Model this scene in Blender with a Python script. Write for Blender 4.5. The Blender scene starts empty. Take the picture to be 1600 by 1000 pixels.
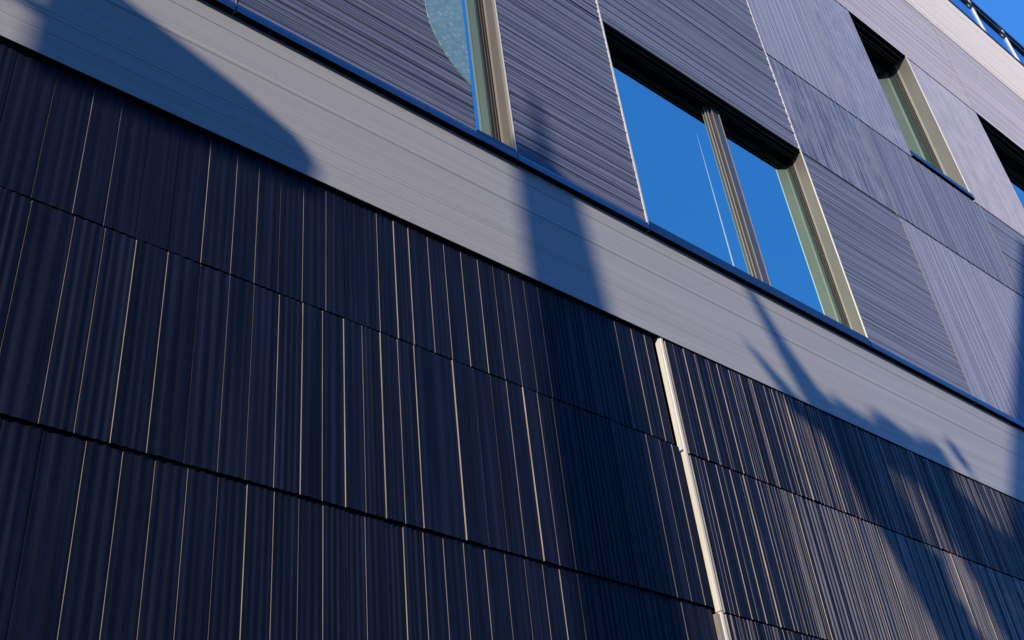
import bpy, math, random
from mathutils import Vector, Matrix
random.seed(11)
scene = bpy.context.scene
C = scene.collection

# ------------------------------------------------------------------ camera, sky, sun, exposure
R = ((0.7644319876, -0.0990293923, 0.6370533068),
     (0.3233725886, -0.7959470497, -0.5117601616),
     (0.5577399979, 0.5972114145, -0.5764239943))      # rows: image right, image down, view; columns: along wall, up, out of wall
def to_world(r): return Vector((r[0], -r[2], r[1]))
right, down, fwd = (to_world(r) for r in R)
cam_d = bpy.data.cameras.new('camera'); cam = bpy.data.objects.new('camera', cam_d); C.objects.link(cam)
M = Matrix((right, -down, -fwd)).transposed().to_4x4()
M.translation = Vector((0, -3.0, 1.6))
cam.matrix_world = M
cam_d.sensor_width = 36; cam_d.lens = 36*1757.05/1600; cam_d.clip_start = .05; cam_d.clip_end = 3000
scene.camera = cam

S = Vector((-0.81, -0.46, 0.37)).normalized()           # towards the sun
elev = math.asin(S.z); rot = math.atan2(S.x, S.y)
w = bpy.data.worlds.new('World'); scene.world = w; w.use_nodes = True
nt = w.node_tree; nt.nodes.clear()
sky = nt.nodes.new('ShaderNodeTexSky'); sky.sky_type = 'NISHITA'; sky.sun_disc = False
sky.sun_elevation = elev; sky.sun_rotation = rot % (2*math.pi)
sky.air_density = 1.0; sky.dust_density = 0.0; sky.ozone_density = 3.0
tint = nt.nodes.new('ShaderNodeMix'); tint.data_type = 'RGBA'; tint.blend_type = 'MULTIPLY'
tint.inputs[0].default_value = 1; tint.inputs[7].default_value = (0.40, 0.58, 0.62, 1)
bg = nt.nodes.new('ShaderNodeBackground'); bg.inputs[1].default_value = 0.10
wo = nt.nodes.new('ShaderNodeOutputWorld')
nt.links.new(sky.outputs[0], tint.inputs[6]); addn = nt.nodes.new('ShaderNodeMix'); addn.data_type = 'RGBA'; addn.blend_type = 'ADD'; addn.clamp_result = False
addn.inputs[0].default_value = 1; addn.inputs[7].default_value = (0.30, 1.90, 6.9, 1)          # deep clear blue of the photographed sky
nt.links.new(tint.outputs[2], addn.inputs[6]); nt.links.new(addn.outputs[2], bg.inputs[0]); nt.links.new(bg.outputs[0], wo.inputs[0])
sd = bpy.data.lights.new('sun', 'SUN'); sd.energy = 4.2; sd.angle = math.radians(0.45); sd.color = (1.0, 0.86, 0.62)
sun = bpy.data.objects.new('sun', sd); C.objects.link(sun)
sun.rotation_euler = (-S).to_track_quat('-Z', 'Y').to_euler(); sun.location = (-20, -12, 20)
scene.view_settings.view_transform = 'Standard'; scene.view_settings.look = 'None'
scene.view_settings.exposure = 0; scene.view_settings.gamma = 1
scene.cycles.use_denoising = True

# ------------------------------------------------------------------ helpers
K = 0.3                                                  # one wall unit in metres; wall plane y = 0, camera 10 units in front
def X(u): return K*u
def Z(v): return 1.6 + K*v
class MB:
    def __init__(s): s.v = []; s.f = []; s.m = []; s.sm = []
    def face(s, pts, m=0, smooth=False):
        n = len(s.v); s.v += [tuple(p) for p in pts]; s.f.append(tuple(range(n, n+len(pts)))); s.m.append(m); s.sm.append(smooth)
    def box(s, x0, x1, y0, y1, z0, z1, m=0):
        n = len(s.v)
        s.v += [(x0,y0,z0),(x1,y0,z0),(x1,y1,z0),(x0,y1,z0),(x0,y0,z1),(x1,y0,z1),(x1,y1,z1),(x0,y1,z1)]
        for q in ((0,3,2,1),(4,5,6,7),(0,1,5,4),(1,2,6,5),(2,3,7,6),(3,0,4,7)):
            s.f.append(tuple(n+i for i in q)); s.m.append(m); s.sm.append(False)
    def strip(s, A, B, m=0, smooth=False):               # a ribbon between two polylines sharing vertices
        n = len(s.v); k = len(A); s.v += [tuple(p) for p in A] + [tuple(p) for p in B]
        for i in range(k-1):
            s.f.append((n+i, n+i+1, n+k+i+1, n+k+i)); s.m.append(m); s.sm.append(smooth)
    def tube(s, pts, rad, seg=12, m=0):
        rings = []
        for i, p in enumerate(pts):
            p = Vector(p); a = Vector(pts[max(i-1, 0)]); b = Vector(pts[min(i+1, len(pts)-1)])
            t = (b-a).normalized(); x = t.orthogonal().normalized() if abs(t.z) < .95 else Vector((1,0,0)); y = t.cross(x).normalized(); x = y.cross(t)
            n = len(s.v); rings.append(n)
            for k in range(seg):
                g = 2*math.pi*k/seg; q = p + (x*math.cos(g)+y*math.sin(g))*rad[i]; s.v.append(tuple(q))
        for i in range(len(pts)-1):
            for k in range(seg):
                k2 = (k+1) % seg
                s.f.append((rings[i]+k, rings[i]+k2, rings[i+1]+k2, rings[i+1]+k)); s.m.append(m); s.sm.append(True)
        s.f.append(tuple(rings[0]+k for k in range(seg))[::-1]); s.m.append(m); s.sm.append(False)
        s.f.append(tuple(rings[-1]+k for k in range(seg))); s.m.append(m); s.sm.append(False)
    def build(s, name, mats, parent=None):
        me = bpy.data.meshes.new(name); me.from_pydata(s.v, [], s.f)
        if not isinstance(mats, (list, tuple)): mats = [mats]
        for x in mats: me.materials.append(x)
        me.polygons.foreach_set('material_index', s.m); me.polygons.foreach_set('use_smooth', s.sm); me.update()
        o = bpy.data.objects.new(name, me); C.objects.link(o)
        if parent: o.parent = parent
        return o
def tag(o, label=None, cat=None, group=None, kind=None):
    if label: o['label'] = label
    if cat: o['category'] = cat
    if group: o['group'] = group
    if kind: o['kind'] = kind
    return o
def empty(name, label, cat, parent=None):
    o = bpy.data.objects.new(name, None); C.objects.link(o)
    return tag(o, label, cat)

# ------------------------------------------------------------------ materials
def mat(name, base, rough=.5, metal=0.0, spec=.5, dark=None, stretch=(1,1,1), nscale=20, bump=0.0, bscale=60, bstretch=None, coat=0, sheen=0, srough=.5, lo=.3, hi=.7, detail=6, aniso=None):
    m = bpy.data.materials.new(name); m.use_nodes = True; t = m.node_tree; b = t.nodes['Principled BSDF']
    b.inputs['Base Color'].default_value = (*base, 1); b.inputs['Roughness'].default_value = rough
    b.inputs['Metallic'].default_value = metal; b.inputs['Specular IOR Level'].default_value = spec
    b.inputs['Coat Weight'].default_value = coat; b.inputs['Sheen Weight'].default_value = sheen; b.inputs['Sheen Roughness'].default_value = srough; b.inputs['Sheen Tint'].default_value = (.86,.84,1,1)
    geo = t.nodes.new('ShaderNodeNewGeometry')
    def noise(sc, st, det=6):
        mp = t.nodes.new('ShaderNodeMapping'); mp.inputs['Scale'].default_value = st
        n = t.nodes.new('ShaderNodeTexNoise'); n.inputs['Scale'].default_value = sc; n.inputs['Detail'].default_value = det; n.inputs['Roughness'].default_value = .62
        t.links.new(geo.outputs['Position'], mp.inputs[0]); t.links.new(mp.outputs[0], n.inputs[0]); return n.outputs[0]
    if dark:
        n = noise(nscale, stretch, detail); r = t.nodes.new('ShaderNodeValToRGB')
        r.color_ramp.elements[0].position = lo; r.color_ramp.elements[1].position = hi
        r.color_ramp.elements[0].color = (*dark, 1); r.color_ramp.elements[1].color = (*base, 1)
        t.links.new(n, r.inputs[0]); t.links.new(r.outputs[0], b.inputs['Base Color'])
    if bump:
        n = noise(bscale, bstretch or stretch, 8); bn = t.nodes.new('ShaderNodeBump'); bn.inputs['Strength'].default_value = bump; bn.inputs['Distance'].default_value = .004
        t.links.new(n, bn.inputs['Height']); t.links.new(bn.outputs[0], b.inputs['Normal'])
    return m
m_board = mat('navy_board', (.008,.014,.043), .60, spec=.17, sheen=.16, srough=.24, dark=(.0015,.004,.018), stretch=(1,1,.015), nscale=42, bump=.2, bscale=200, bstretch=(1,1,.02), lo=.42, hi=.64, detail=4)  # grain noise, its contrast raised to imitate sunlit rib stripes
m_glint  = mat('sunlit_ridge_streak', (.23,.20,.20), .5, sheen=.4, srough=.4, dark=(.05,.045,.055), stretch=(1,1,.05), nscale=30, lo=.30, hi=.60)  # pale streak colour standing in for sun glints on the ribs
m_edge  = mat('raw_board_edge', (.50,.44,.42), .5, dark=(.24,.21,.205), stretch=(1,1,.2), nscale=12)
def panel_mat(name, base, dark, grain, sheen=.85, srough=.46, warm=(.66,.74,1,1)):
    st = {'h': (.012,1,1), 'v': (1,1,.012), 'x': (.22,1,.12)}[grain]
    bs = {'h': (.02,1,1), 'v': (1,1,.02), 'x': (.25,1,.12)}[grain]
    m = mat(name, base, .6, sheen=sheen, srough=srough, dark=dark, stretch=st, nscale=26 if grain == 'x' else 44, bump=.45 if grain == 'x' else .3, bscale=60 if grain == 'x' else 150, bstretch=bs, lo=.42, hi=.60, detail=6)
    m.node_tree.nodes['Principled BSDF'].inputs['Sheen Tint'].default_value = warm
    return m
PM = {g: panel_mat('blue_panel_'+g, (.112,.112,.172), (.004,.010,.062), g, .68) for g in 'hvx'}
PM['B'] = panel_mat('grazing_lit_panel', (.150,.140,.205), (.045,.048,.105), 'x', .85, .5)  # from here on, lighter panel copies: grazing sunlight put into the base colour
PM['V'] = panel_mat('grazing_lit_panel_upright', (.150,.140,.205), (.045,.048,.105), 'v', .85, .5)
PM['C'] = panel_mat('mid_lit_panel', (.29,.26,.31), (.165,.15,.205), 'x', .9, .55, (.88,.85,1,1))
PM['D'] = panel_mat('pale_lit_panel', (.36,.315,.36), (.22,.20,.26), 'h', .9, .55, (.97,.9,1,1))
PM['E'] = panel_mat('sunlit_parapet_panel', (.86,.73,.66), (.76,.65,.61), 'h', 1.0, .7, (1,.92,.86,1))  # palest copy, for the strongest grazing light at the roof edge
m_band  = mat('grey_band_paint', (.455,.445,.470), .62, spec=.35, dark=(.385,.38,.402), stretch=(.03,1,1), nscale=22, bump=.32, bscale=170, bstretch=(.12,1,1), lo=.3, hi=.7)
m_black = mat('black_void_shade', (.006,.006,.007), .9, spec=.1)  # backs the open gaps, and blackens undersides that lie in shade
m_trim  = mat('white_metal_trim', (.84,.82,.77), .4, dark=(.74,.715,.67), stretch=(1,1,.1), nscale=10)
m_alu   = mat('beige_metal', (.18,.168,.160), .5, metal=.0, dark=(.15,.14,.134), stretch=(1,1,.3), nscale=5, lo=.35, hi=.65)
m_alu2  = mat('light_beige_metal', (.30,.28,.26), .42)
m_frame = mat('dark_frame_metal', (.012,.012,.013), .45)
m_mull  = mat('grey_mullion_metal', (.085,.083,.095), .35)
m_flash = mat('glossy_flashing_metal', (.115,.135,.185), .3, metal=1.0)
m_sill = mat('dark_sill_metal', (.085,.085,.115), .25, metal=1.0)
m_rail  = mat('dark_rail_metal', (.02,.02,.022), .4)
m_post  = mat('white_post_metal', (.80,.80,.80), .4)
def glass_mat(name, tintc, fac, dark):
    m = bpy.data.materials.new(name); m.use_nodes = True; t = m.node_tree; t.nodes.clear()
    o = t.nodes.new('ShaderNodeOutputMaterial'); mx = t.nodes.new('ShaderNodeMixShader'); g = t.nodes.new('ShaderNodeBsdfGlossy'); d = t.nodes.new('ShaderNodeBsdfDiffuse')
    lw = t.nodes.new('ShaderNodeFresnel'); lw.inputs[0].default_value = 1.5
    mr = t.nodes.new('ShaderNodeMapRange'); mr.inputs[3].default_value = fac; mr.inputs[4].default_value = 1.0
    t.links.new(lw.outputs[0], mr.inputs[0]); t.links.new(mr.outputs[0], mx.inputs[0])
    g.inputs['Roughness'].default_value = 0.0; g.inputs['Color'].default_value = (*tintc, 1); d.inputs['Color'].default_value = (*dark, 1)
    t.links.new(d.outputs[0], mx.inputs[1]); t.links.new(g.outputs[0], mx.inputs[2]); t.links.new(mx.outputs[0], o.inputs[0]); return m
m_glass = glass_mat('coated_window_glass', (.60,.87,.86), .76, (.004,.006,.005))

# ------------------------------------------------------------------ ground
g = MB(); g.face([(-600,-600,0),(600,-600,0),(600,600,0),(-600,600,0)])
tag(g.build('pavement', mat('asphalt', (.055,.055,.058), .9, dark=(.04,.04,.042), nscale=3, bump=.3, bscale=80)), kind='structure')

# ------------------------------------------------------------------ the building
bld = empty('clad_building', 'modern building clad in dark navy ribbed boards and blue panels with a pale grey band', 'building')
bld.location = (0, 0, 0)
core = MB(); core.box(X(-16), X(80), .32, 8, 0, Z(42.4)); core.build('core_wall', m_black, bld)

# --- lower wall: rows of upright boards with ribbed faces and pale cut edges
def board_row(joints, v0, v1, d, lift=(.0010, .0040), gap=.0035, glint=lambda u: 0.0):
    k = 1 + d/10; z0, z1 = Z(v0*k), Z(v1*k); y = K*d
    mb = MB()
    for a, b in zip(joints[:-1], joints[1:]):
        x0 = X(a*k)+gap*.5; x1 = X(b*k)-gap*.5; wd = x1-x0
        pl = random.uniform(*lift)*random.choice((.15, .3, .6, 1, 1, 1.45)) if random.random() > .22 else -.002
        pr = random.uniform(-.001, .0015)
        nr = random.choice((2.6, 3.0, 3.4, 3.8)); ph = random.random()*6.28; am = random.uniform(.0011, .0021)
        n = 30; A = []; B = []
        for i in range(n+1):
            t = i/n
            yy = y - (pl*(1-t) + pr*t) - am*math.sin(ph + nr*6.283*t)*min(1, 6*t, 6*(1-t))
            if i in (0, n): yy += .0008
            A.append((x0+wd*t, yy, z0)); B.append((x0+wd*t, yy, z1))
        mb.strip(A, B, 0, True)
        pw = glint(a)
        for i in range(2, n-3):                          # sun glints painted as pale colour on some left-facing rib flanks
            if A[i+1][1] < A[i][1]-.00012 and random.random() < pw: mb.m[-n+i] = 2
        yb = y+.022
        mb.face([(x0, yb, z0), A[0], B[0], (x0, yb, z1)], 1)
        mb.face([A[-1], (x1, yb, z0), (x1, yb, z1), B[-1]], 1)
        mb.face([(x0, yb, z0)] + A[::-1][::-1] + [(x1, yb, z0)], 0)
        mb.face([(x0, yb, z1)] + B + [(x1, yb, z1)], 0)
    o = mb.build('board_cladding', [m_board, m_edge, m_glint], bld)
    b = MB(); b.box(X(joints[0]*k), X(joints[-1]*k), y+.024, y+.034, z0+.004, z1-.004); b.build('backing_sheet', m_black, o)
    return o
def grow(js, lo, hi, p):
    js = list(js)
    while js[0] > lo: js.insert(0, js[0]-p*random.uniform(.85, 1.15))
    while js[-1] < hi: js.append(js[-1]+p*random.uniform(.85, 1.15))
    return js
L1 = [1.97,2.46,2.93,3.3,3.69,4.11,4.53,4.93,5.26,5.6,5.96,6.32,6.62,6.9,7.18,7.48,7.75,8.11,8.42,8.75,9.08,9.39,9.72,10.03,10.33,10.61,10.95,11.3,11.7,12.08,12.48,12.81,13.02]
L2 = [2.12,2.48,2.97,3.33,3.71,4.11,4.54,4.93,5.27,5.63,5.97,6.27,6.59,6.88,7.17,7.46,7.73,8.08,8.4,8.78,9.1,9.4,9.71,10.0,10.3,10.65,10.98,11.28,11.56,11.95,12.32,12.63,12.93,13.12]
L3 = [2.63,3.03,3.47,3.86,4.22,4.59,4.95,5.3,5.64,5.96,6.28,6.59,6.86,7.14,7.41,7.71,8.02,8.34,8.68,9.02,9.35,9.67,9.97,10.3,10.62,10.97,11.3,11.65,12.02,12.37,12.64,12.91,13.04]
R1 = [13.36,13.56,13.84,14.14,14.44,14.75,15.09,15.4,15.74,16.04,16.35,16.7,17.04,17.36,17.68,18.0,18.35,18.7,19.02,19.33,19.63]
R2 = [13.36,13.7,14.0,14.35,14.7,15.05,15.38,15.71,16.05,16.4,16.78,17.15,17.5,17.88,18.3,18.62,18.93,19.24,19.6,19.92,20.25,20.58]
R3 = [13.36,13.72,14.05,14.4,14.72,15.05,15.4]
d1, d2, d3, dR, dB = .152, .125, .165, .105, .075
tag(board_row(grow(L1,-15,0,.36), 9.155, 11.6, d1, lift=(.0008,.0034)), 'upper row of short navy boards left of the white corner strip')
tag(board_row(grow(L2,-15,0,.36), 6.345, 9.13, d2), 'middle row of navy boards overhanging a black ledge')
tag(board_row(grow(L3,-15,0,.36), 2.6, 6.55, d3, lift=(.0006,.0028)), 'bottom row of navy boards set back under the black ledge')
tag(board_row(grow(R1,13.4,80,.335), 9.09, 11.6, dR, lift=(.001,.005), glint=lambda u: .40*min(1, max(0, (u-13.5)/3))), 'upper row of sun-glazed boards right of the white corner strip')
tag(board_row(grow(R2,13.4,80,.335), 6.315, 9.05, dR, lift=(.001,.005), glint=lambda u: min(1, max(.1, (u-14)/2.5))), 'middle row of sun-glazed boards right of the white corner strip')
tag(board_row(grow(R3,13.4,80,.335), 2.6, 6.285, dR, glint=lambda u: .3), 'bottom row of boards right of the white corner strip')
# base below the boards
mb = MB(); mb.box(X(-15.5), X(79.5), .05, .31, 0, Z(2.6)); mb.build('plinth', m_board, bld)
# the white strip where the right-hand section steps forward
mb = MB()
k = 1+dR/10
mb.box(X(13.245*k), X(13.295*k), K*.093, K*.20, Z(6.32*k), Z(11.50*k))
mb.box(X(13.205*k), X(13.243*k), K*.115, K*.20, Z(9.12*k), Z(11.50*k))
mb.box(X(13.245*k), X(13.295*k), K*.093, K*.19, Z(2.6), Z(6.30*k))
mb.build('corner_strip', m_trim, bld)
mb = MB(); mb.box(X(13.17*k), X(13.243*k), K*.12, K*.30, Z(2.6), Z(6.27*k)); mb.build('corner_return', m_alu2, bld)

# --- pale grey band: one long moulded profile
prof = [(11.46,.165),(11.46,.075)]
def gl(v, w_, dep):                                      # a groove (or ridge, dep < 0) in the band
    return [(v-w_, 0), (v-w_*.3, dep), (v+w_*.3, dep), (v+w_, 0)]
pts = []
for v, w_, dep in ((11.66,.05,.006),(11.86,.02,.010),(12.17,.018,.012),(12.25,.015,.008),(12.62,.014,.007),(13.03,.05,-.016),(13.12,.03,.006),(13.30,.012,.003),(13.66,.018,.016),(13.84,.012,.009),(13.92,.012,.006)):
    pts += gl(v, w_, dep*(.7 if v == 13.03 else .5 if v == 13.66 else .34))
prof += [(v, .075+dv) for v, dv in pts] + [(14.35,.075),(14.35,.6)]
mb = MB(); kb = 1+dB/10
nseg = 24
for j in range(nseg):
    ua = -15 + 95*j/nseg; ub = -15 + 95*(j+1)/nseg
    mb.strip([(X(ua), K*d, Z(v*kb)) for v, d in prof], [(X(ub), K*d, Z(v*kb)) for v, d in prof])
mb.box(X(-15), X(80), K*.165, K*.9, Z(11.46*kb)+.002, Z(14.3))
mb.box(X(-15), X(80), K*.085, K*.5, Z(11.46*kb)-.003, Z(11.46*kb)-.0005, 1)  # black sheet painting in the shade under the band
tag(mb.build('grey_band', [m_band, m_black], bld))

# --- flashing along the foot of the blue panels
for a, b in ((-15,4.72),(4.745,10.275),(10.295,13.64),(21.0,25.50),(25.53,36),(36.02,80)):
    mb = MB(); A = [(X(a), -.0105, Z(14.15)), (X(a), -.0115, Z(14.26)), (X(a), -.007, Z(14.34)), (X(a), .006, Z(14.385)), (X(a), K*.12, Z(14.385))]
    mb.strip(A, [(X(b), y, z) for _, y, z in A])
    mb.strip([(X(a), K*.12, Z(14.15)), A[0]], [(X(b), K*.12, Z(14.15)), (X(b), -.0105, Z(14.15))], 1)  # underside coloured black for the shade below the flashing
    mb.build('flashing', [m_flash, m_black], bld)
mb = MB(); mb.box(X(-15), X(80), K*.09, K*.5, Z(14.155), Z(14.36)); mb.build('flashing_backing', m_black, bld)

# --- upper panels
def profile1d(L, step, waves, grooves, seed):
    rnd = random.Random(seed); n = max(8, int(L/step)); h = [0.0]*(n+1)
    for wl, am in waves:
        ph = rnd.random()*6.28; x = 0
        for i in range(n+1):
            h[i] += am*math.sin(ph); ph += 6.283*step/(wl*rnd.uniform(.55, 1.6))
    for _ in range(int(grooves*L)):
        c = rnd.randrange(n); dp = rnd.uniform(.0006, .0020); wd = rnd.choice((1, 1, 2, 3))
        for q in range(-wd, wd+1):
            if 0 <= c+q <= n: h[c+q] -= dp*(1-abs(q)/(wd+1))
    h[0] = h[-1] = 0
    return n, h
def panel(u0, u1, v0, v1, grain, label=None, gap=.004, seed=1):
    x0, x1, z0, z1 = X(u0)+gap, X(u1)-gap, Z(v0)+(.010 if v0 > 15 else .002), Z(v1)-(.016 if v0 > 24 else .010)
    mb = MB(); yb = .018
    if grain == 'h':
        n, h = profile1d(z1-z0, .0042, ((.11,.0020),(.050,.0016),(.022,.0009),(.011,.0003)), 18, seed)
        A = [(x0, -h[i], z0+(z1-z0)*i/n) for i in range(n+1)]; B = [(x1, p[1], p[2]) for p in A]; mt = PM['h']
    else:
        n, h = profile1d(x1-x0, .0042, ((.09,.0010),(.035,.0008),(.016,.0006)), 10, seed)
        A = [(x0+(x1-x0)*i/n, -h[i], z0) for i in range(n+1)]; B = [(p[0], p[1], z1) for p in A]; mt = PM[grain]
    mb.strip(A, B, 0, False)
    for q in (((x0,z0),(x1,z0)),((x1,z0),(x1,z1)),((x1,z1),(x0,z1)),((x0,z1),(x0,z0))):
        (a, b), (c, d) = q; mb.face([(a,0,b),(c,0,d),(c,yb,d),(a,yb,b)], 1 if b == d == z0 else 0)  # bottom edge coloured black, as if in shade
    if v0 == C1: mt = PM['D']
    if v0 == D1: mt = PM['E']
    if v0 == B1 and u0 > 20.9: mt = PM['C'] if u0 > 30 else PM['B'] if grain == 'x' else PM['V']  # paler copies towards upper right imitate the grazing light
    if v0 == A0 and u0 == 25.52: mt = PM['V']
    o = mb.build('facade_panel', [mt, m_black], bld)
    if label: o['label'] = label
    return o
A0, A1, B1, C1, D1, E1 = 14.36, 20.56, 24.56, 32.1, 37.85, 42.72
rows = [
 (A0,A1,[(-15,4.73,'h'),(4.73,9.385,'h'),(10.29,13.63,'h'),(21.0,25.50,'h'),(25.52,36,'v'),(36,50,'h'),(50,80,'v')]),
 (A1,B1,[(-15,4.73,'v'),(4.73,9.385,'h'),(9.385,13.65,'h'),(13.65,20.98,'h'),(20.99,25.42,'x'),(25.44,32.45,'v'),(32.46,45,'h'),(45,80,'v')]),
 (B1,C1,[(-15,6,'v'),(6,13.65,'h'),(13.65,20.96,'h'),(20.97,24.90,'v'),(24.92,28.42,'x'),(32.1,37.08,'x'),(44.5,60,'h'),(60,80,'v')]),
 (C1,D1,[(-15,13.65,'h'),(13.65,28.4,'h'),(28.4,37.07,'h'),(37.08,80,'h')]),
 (D1,E1,[(-15,28.4,'h'),(28.4,80,'h')]),
]
sd_ = 5; teal_host = None
for v0, v1, cols in rows:
    for u0, u1, gr in cols:
        sd_ += 1; o = panel(u0, u1, v0, v1, gr, seed=sd_)
        if (u0, v0) == (4.73, A0): teal_host = o
# pale slips in the upright joints
mb_list = [(10.285,A0-.20,A1,.010,.004),(13.645,A0-.20,B1,.012,.006),(20.98,A1,B1,.009,.005),(20.965,B1,C1,.009,.005),(25.51,A0-.20,A1,.007,.003),(25.43,A1,B1,.012,.003),
           (24.91,B1,C1,.011,.0025),(32.455,A1,B1,.008,.003),(37.075,C1,D1,.006,.003),(4.735,A0-.20,A1,.006,.005)]
for u, v0, v1, wd, pr in mb_list:
    mb = MB(); mb.box(X(u)-wd/2, X(u)+wd/2, -pr, .016, Z(v0), Z(v1)-.005); mb.build('joint_slip', m_trim if u in (13.645,20.98,20.965) else m_alu2, bld)

# --- round teal patch on the panel beside the narrow window
def teal_mat():
    m = bpy.data.materials.new('teal_scale_patch'); m.use_nodes = True; t = m.node_tree; b = t.nodes['Principled BSDF']
    b.inputs['Roughness'].default_value = .4
    geo = t.nodes.new('ShaderNodeNewGeometry'); mp = t.nodes.new('ShaderNodeMapping'); mp.inputs['Rotation'].default_value = (0, math.radians(40), 0); mp.inputs['Scale'].default_value = (26, 26, 26)
    v = t.nodes.new('ShaderNodeTexVoronoi'); v.feature = 'DISTANCE_TO_EDGE'; v.inputs['Randomness'].default_value = .35; v.inputs['Scale'].default_value = 1
    r = t.nodes.new('ShaderNodeValToRGB'); r.color_ramp.elements[0].color = (.15,.30,.36,1); r.color_ramp.elements[1].color = (.38,.53,.56,1); r.color_ramp.elements[1].position = .45
    t.links.new(geo.outputs['Position'], mp.inputs[0]); t.links.new(mp.outputs[0], v.inputs[0]); t.links.new(v.outputs[0], r.inputs[0]); t.links.new(r.outputs[0], b.inputs['Base Color'])
    bn = t.nodes.new('ShaderNodeBump'); bn.inputs['Strength'].default_value = .5; bn.inputs['Distance'].default_value = .002; t.links.new(v.outputs[0], bn.inputs['Height']); t.links.new(bn.outputs[0], b.inputs['Normal'])
    return m
cu, cv, rr = 10.55, 17.25, 2.09
a0 = math.acos((9.37-cu)/rr)
arc = [(cu+rr*math.cos(a), cv+rr*math.sin(a)) for a in [a0+(2*math.pi-2*a0)*i/48 for i in range(49)]]
mb = MB(); mb.face([(X(u), -.0065, Z(v)) for u, v in arc][::-1]); mb.strip([(X(u), -.0065, Z(v)) for u, v in arc], [(X(u), .0, Z(v)) for u, v in arc])
tag(mb.build('round_patch', teal_mat(), teal_host), 'teal half-round patch with a fish-scale pattern')

# --- windows
def ring(mb, u0, u1, v0, v1, wd, y0, y1, m=0):
    x0, x1, z0, z1 = X(u0), X(u1), Z(v0), Z(v1)
    mb.box(x0, x0+wd, y0, y1, z0, z1, m); mb.box(x1-wd, x1, y0, y1, z0, z1, m)
    mb.box(x0+wd, x1-wd, y0, y1, z1-wd, z1, 1); mb.box(x0+wd, x1-wd, y0, y1, z0, z0+wd, m)  # head takes the darker slot: shade under the soffit as colour
def window(u0, u1, v0, v1, label, mull=None, sill='flush', deep=1.0):
    KD = K*deep                                          # how far back the frame sits
    x0, x1, z0, z1 = X(u0), X(u1), Z(v0), Z(v1)
    fr = MB()
    e = .002
    x_0, x_1, z_0, z_1 = x0+e, x1-e, z0+e, z1-e
    ring(fr, u0, u1, v0, v1, .011, KD*.305, KD*.335, 0)      # dark gasket step
    ring(fr, u0, u1, v0, v1, .024, KD*.335, KD*.368, 0)
    ring(fr, u0, u1, v0, v1, .038, KD*.368, KD*.60, 0)
    f = fr.build('window', [m_frame, m_black], bld); f['label'] = label
    b = MB(); ring(b, u0, u1, v0, v1, .006, KD*.255, KD*.305, 0); b.build('inner_frame', [m_alu2, m_black], f)
    b = MB(); ring(b, u0+.040, u1-.040, v0+.040, v1-.040, .0022, KD*.331, KD*.3345, 0); ring(b, u0+.082, u1-.082, v0+.082, v1-.082, .0018, KD*.3645, KD*.3675, 0); b.build('bead', [m_alu2, m_mull], f)
    for xx in (x0, x1):
        r = MB(); r.box(xx-.003, xx+.003, .002, KD*.255, z0, z1); r.build('reveal', m_alu, f)
    r = MB(); r.box(x0+.003, x1-.003, .003, KD*.18, z1-.004, z1+.002); r.box(x0+.003, x1-.003, KD*.18, KD*.254, z1-.010, z1-.002); r.build('soffit', m_black, f)  # same metal as the frame, blackened for the shade overhead
    r = MB()
    for ya, yb, za, zb in ((.085, .10, .013, .0045), (.195, .21, .020, .0105), (.262, .272, .027, .0065)): r.box(x0+.004, x1-.004, KD*ya, KD*yb, z1-za, z1-zb)
    r.build('head_profile', m_mull, f)
    r = MB(); r.box(x1-.004, x1+.005, -.006, .0018, z0-.02, z1); r.build('edge_trim', m_trim, f)
    s = MB()
    if sill == 'flush':
        A = [(X(u0)+.004, K*.34, Z(v0-.02)), (X(u0)+.004, -.0095, Z(v0-.02)), (X(u0)+.004, -.0115, Z(v0-.27)), (X(u0)+.004, .03, Z(v0-.27))]
    else:
        A = [(X(u0)-.004, KD*.34, Z(v0+.28)), (X(u0)-.004, -.016, Z(v0+.27)), (X(u0)-.004, -.020, Z(v0+.04)), (X(u0)-.004, .016, Z(v0+.04))]
    dx = (x1-x0) - (.008 if sill == 'flush' else -.016)
    Bp = [(p[0]+dx, p[1], p[2]) for p in A]
    s.strip(A[:3], Bp[:3]); s.strip(A[2:], Bp[2:], 1); s.face(A); s.face(Bp[::-1])  # sill underside coloured black for shade
    s.build('sill', [m_sill if sill == 'flush' else m_flash, m_black], f)
    p = MB(); p.box(x0+.01, x1-.01, KD*.41, KD*.43, z0+.01, z1-.01)
    p.build('pane', m_glass, f)
    if mull:
        mm = MB(); c = X(mull)
        mm.box(c-.070, c+.062, KD*.375, KD*.409, z0+.02, z1-.02); mm.box(c-.052, c+.056, KD*.335, KD*.374, z0+.016, z1-.016); mm.box(c-.020, c+.060, KD*.275, KD*.334, z0+.012, z1-.012)
        mu = mm.build('mullion', m_mull, f)
        mm = MB()
        for xx, yy in ((-.071, .375), (-.053, .335), (-.021, .277), (.057, .27)):
            mm.box(c+xx-.002, c+xx+.002, KD*yy-.003, KD*yy+.002, z0+.02, z1-.02)
        mm.build('bead', m_alu2, mu)
    return f
window(9.385, 10.285, 14.42, 20.55, 'narrow window slot beside the teal patch')
window(13.65, 20.98, 14.42, 20.55, 'wide two-light window reflecting deep blue sky', mull=17.75)
window(28.42, 32.1, 24.58, 32.08, 'narrow upper window with a greenish reflection', sill='proud', deep=1.7)
window(37.09, 44.4, 24.58, 32.08, 'upper window cut by the right edge of the photo', sill='proud', deep=1.7)

# --- roof edge
mb = MB(); mb.box(X(-15), X(80), -.01, .4, Z(42.73), Z(42.9)); mb.box(X(-15), X(80), .06, 8, Z(42.4)+.002, Z(42.70)); mb.build('coping', m_rail, bld)

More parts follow.
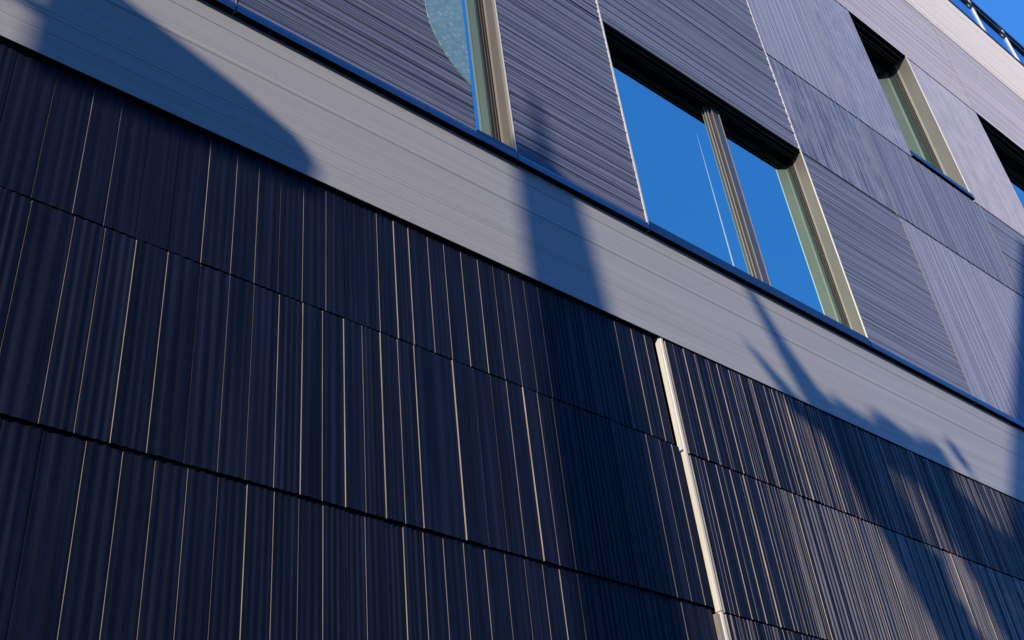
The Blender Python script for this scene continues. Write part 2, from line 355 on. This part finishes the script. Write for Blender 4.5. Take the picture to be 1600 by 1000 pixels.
# ------------------------------------------------------------------ roof railing
rail = empty('glass_railing', 'glass railing with pale posts and a dark handrail along the roof edge', 'railing')
rail.location = (X(45.7), .05, Z(42.9))
def rp(o): o.parent = rail; o.matrix_parent_inverse = Matrix.Translation(-rail.location); return o
ry = .05
mb = MB(); mb.box(X(-14), X(79), ry-.02, ry+.02, Z(46.15), Z(46.4)); mb.box(X(-14), X(79), ry+.022, ry+.09, Z(46.3), Z(46.42)); rp(mb.build('handrail', m_rail))
mb = MB(); mb.box(X(-14), X(79), ry-.022, ry+.004, Z(45.55), Z(45.75)); rp(mb.build('mid_rail', m_rail))
u = 45.75 - 3.35*14
while u < 78:
    mb = MB(); mb.box(X(u)-.022, X(u)+.022, ry-.012, ry+.03, Z(42.9), Z(46.15)); rp(mb.build('post', m_post)); u += 3.35
gm = bpy.data.materials.new('clear_rail_glass'); gm.use_nodes = True; t = gm.node_tree; t.nodes.clear()
o_ = t.nodes.new('ShaderNodeOutputMaterial'); mx = t.nodes.new('ShaderNodeMixShader'); tr = t.nodes.new('ShaderNodeBsdfTransparent'); gs = t.nodes.new('ShaderNodeBsdfGlossy')
tr.inputs[0].default_value = (.72,.84,.92,1); gs.inputs['Roughness'].default_value = 0.02; mx.inputs[0].default_value = .15
t.links.new(tr.outputs[0], mx.inputs[1]); t.links.new(gs.outputs[0], mx.inputs[2]); t.links.new(mx.outputs[0], o_.inputs[0])
u = 45.75 - 3.35*14
while u < 75:
    mb = MB(); mb.box(X(u)+.03, X(u+3.35)-.03, ry+.012, ry+.022, Z(43.0), Z(45.6)); rp(mb.build('glass_panel', gm)); u += 3.35

# ------------------------------------------------------------------ across the lane: what throws the shadows
RX, RZ = -S.x/-S.y, S.z/-S.y                             # how far a shadow slides right / down per metre of distance from the wall
def sh(u, v, c): return Vector((X(u) - abs(RX)*c, -c, Z(v) + RZ*c))
m_render = mat('pale_render', (.10,.09,.08), .9, dark=(.08,.072,.064), nscale=4)
m_brick = mat('brick', (.28,.13,.09), .9, dark=(.20,.09,.06), nscale=25)
m_roof = mat('slate', (.08,.08,.09), .7, dark=(.05,.05,.06), nscale=12)
m_wood = mat('weathered_pole', (.16,.12,.09), .85, dark=(.10,.075,.055), stretch=(1,1,.1), nscale=20)
m_bark = mat('bark', (.12,.09,.065), .9, dark=(.06,.045,.03), stretch=(1,1,.2), nscale=20)
m_leaf = mat('leaf', (.06,.10,.03), .6, dark=(.03,.055,.018), nscale=8)

ln = empty('lane_house', 'flat-roofed rendered house across the lane with a tall chimney', 'house')
c0 = 5.5; top = Z(2.2)+RZ*c0; xl, xr = -26, sh(19, 0, c0).x
ln.location = (0,0,0)
mb = MB(); mb.box(xl, xr, -11, -c0, 0, top); mb.build('wall', m_render, ln)
mb = MB(); mb.box(xl-.1, xr+.1, -11.1, -c0+.08, top+.002, top+.1); mb.build('roof', m_roof, ln)
for k_ in range(5):
    mb = MB(); xx = xl+2.5+k_*4; mb.box(xx, xx+1.2, -c0, -c0+.04, 3.4, 4.8); w_ = mb.build('window', m_trim, ln); mb = MB(); mb.box(xx+.06, xx+1.14, -c0+.041, -c0+.05, 3.46, 4.74); mb.build('pane', m_glass, w_)
sg = empty('shadow_board', 'unseen sloping-top board on a post, added to cast the left shadow', 'shadow_caster')  # added off-frame board, outline shaped to throw the band's left shadow
cs = 4.0
def slab(poly, c, th):
    mb = MB(); F = [sh(a, b, c) for a, b in poly]; B = [p + Vector((0, -th, 0)) for p in F]; mb.face(F[::-1]); mb.face(B)
    for i in range(len(F)): mb.face([F[i], F[(i+1) % len(F)], B[(i+1) % len(F)], B[i]])
    return mb
slab([(1.9,11.45),(5.9,11.45),(5.97,11.95),(5.62,12.36),(4.8,12.74),(3.1,13.36),(1.9,13.8)], cs, .03).build('shadow_board_face', m_render, sg)
mb = MB(); q = sh(-.6, 12.6, cs); e_ = sh(2.2, 12.6, cs)
mb.tube([(q.x, q.y-.07, 0), (q.x, q.y-.07, q.z+.6)], [.06, .06], 12); mb.build('post', m_rail, sg)
mb = MB(); mb.box(q.x, e_.x, q.y-.08, q.y-.04, q.z-.02, q.z+.02); mb.build('shadow_board_bracket', m_rail, sg)

pole = MB(); pb = sh(10.95, 0, 5.2)
pole.tube([(pb.x+.10, pb.y, 0), (pb.x+.06, pb.y, Z(10)+RZ*5.2), (pb.x, pb.y, Z(14.4)+RZ*5.2), (pb.x+.02, pb.y, Z(14.7)+RZ*5.2), (pb.x+.02, pb.y, Z(16.3)+RZ*5.2)], [.20, .16, .122, .03, .018], 16)
tag(pole.build('utility_pole', m_wood), 'weathered timber pole standing across the lane', 'pole')

gh = empty('gabled_house', 'steep gabled house across the lane on the right', 'house')
c1 = 5.6
e0, pk = sh(24.2, 10.0, c1), sh(35, 24.1, c1); e1 = Vector((2*pk.x-e0.x, pk.y, e0.z))
mb = MB()
fr_ = [(e0.x, -c1, 0), (e1.x, -c1, 0), (e1.x, -c1, e1.z), (pk.x, -c1, pk.z), (e0.x, -c1, e0.z)]
bk_ = [(x, -11, z) for x, y, z in fr_]
mb.face(fr_); mb.face(bk_[::-1])
for i in range(5):
    j = (i+1) % 5
    if i in (2, 3): continue
    mb.face([fr_[i], bk_[i], bk_[j], fr_[j]])
mb.build('wall', m_render, gh)
mb = MB()
for a, b in ((fr_[4], fr_[3]), (fr_[3], fr_[2])):
    mb.face([(a[0], a[1]+.02, a[2]), (b[0], b[1]+.02, b[2]), (b[0], -11.1, b[2]), (a[0], -11.1, a[2])])
    mb.face([(a[0], a[1]+.02, a[2]-.06), (b[0], b[1]+.02, b[2]-.06), (b[0], -11.1, b[2]-.06), (a[0], -11.1, a[2]-.06)])
mb.build('roof', m_roof, gh)

tr_ = empty('leaning_tree', 'leaning tree with thin foliage across the lane', 'tree')
ct = 5.0
path = [(16.45,14.4,.020),(17.2,12.9,.055),(18.3,11.2,.115),(19.3,9.4,.13),(20.2,7.6,.13),(21.3,5.2,.12),(23,1.5,.13),(25,-4,.14),(26,-12,.16),(26.3,-18.6,.19)]
mb = MB(); mb.tube([sh(a, b, ct) for a, b, r in path][::-1], [r for a, b, r in path][::-1], 12)
def limb(pts, r0, r1, c=ct):
    n = len(pts); mb.tube([sh(a, b, c) for a, b in pts], [r0+(r1-r0)*i/(n-1) for i in range(n)], 8)
limb([(22.5,2.5),(23,6),(22.2,9.5),(22.0,11.8)], .07, .012); limb([(24,-2),(25,4),(25.2,8),(23.5,12.3)], .07, .008)
limb([(20.6,7),(20.9,10),(20.4,12)], .04, .008); limb([(18.9,10.2),(17.4,11.4),(15.95,12.5)], .06, .016); limb([(22.8,7.5),(21,10.8),(19.4,12.1)], .03,.006)
mb.build('trunk', m_bark, tr_)
mb = MB(); rl = random.Random(4)
def leaves(poly, n, size=.042, c=ct, spread=.45):
    n = int(n*2.6)
    us = [p[0] for p in poly]; vs = [p[1] for p in poly]
    def inside(x, y):
        r = False; j = len(poly)-1
        for i in range(len(poly)):
            if (poly[i][1] > y) != (poly[j][1] > y) and x < (poly[j][0]-poly[i][0])*(y-poly[i][1])/(poly[j][1]-poly[i][1])+poly[i][0]: r = not r
            j = i
        return r
    k_ = 0
    while k_ < n:
        a, b = rl.uniform(min(us), max(us)), rl.uniform(min(vs), max(vs))
        if not inside(a, b): continue
        k_ += 1; p = sh(a, b, c+rl.gauss(0, spread)); d = Vector((rl.gauss(0,1), rl.gauss(0,1), rl.gauss(0,1))).normalized(); e = d.orthogonal().normalized(); h = d.cross(e); s_ = size*rl.uniform(.6,1.3)
        mb.face([p-e*s_, p+h*s_*.45, p+e*s_, p-h*s_*.45])
leaves([(17.4,11.2),(17.9,11.9),(18.8,12.1),(19.6,11.9),(20.4,12.25),(21.6,12.05),(22.5,12.2),(22.95,11.6),(22.6,10.6),(20,10.9)], 700)
leaves([(16.0,12.45),(16.4,12.2),(17.6,11.2),(17.0,11.2)], 60, .04)
leaves([(18.2,11),(19.9,11),(20.4,9.2),(21.6,7),(22.5,4),(20.5,5),(19.4,8.6)], 900)
leaves([(23.3,12.5),(23.7,12.0),(23.6,11.8),(23.1,12.3)], 40, .04)
leaves([(21.0,10.9),(22.6,11.2),(24,10.4),(25.5,9.7),(27,10.9),(30,11),(30,5),(23.0,6),(22.0,8.6)], 3600)
mb.build('crown', m_leaf, tr_)

fp = MB(); cw = 8.0; L = 3.44+cw
fx, fz = 16.0/10*L, 1.6+18.1/10*L
fp.tube([(fx, -cw, 0), (fx, -cw, fz-6), (fx, -cw, fz)], [.06, .034, .004], 12)
tag(fp.build('flagpole', m_post), 'tall white flagpole seen as a thin streak in the wide window', 'flagpole')
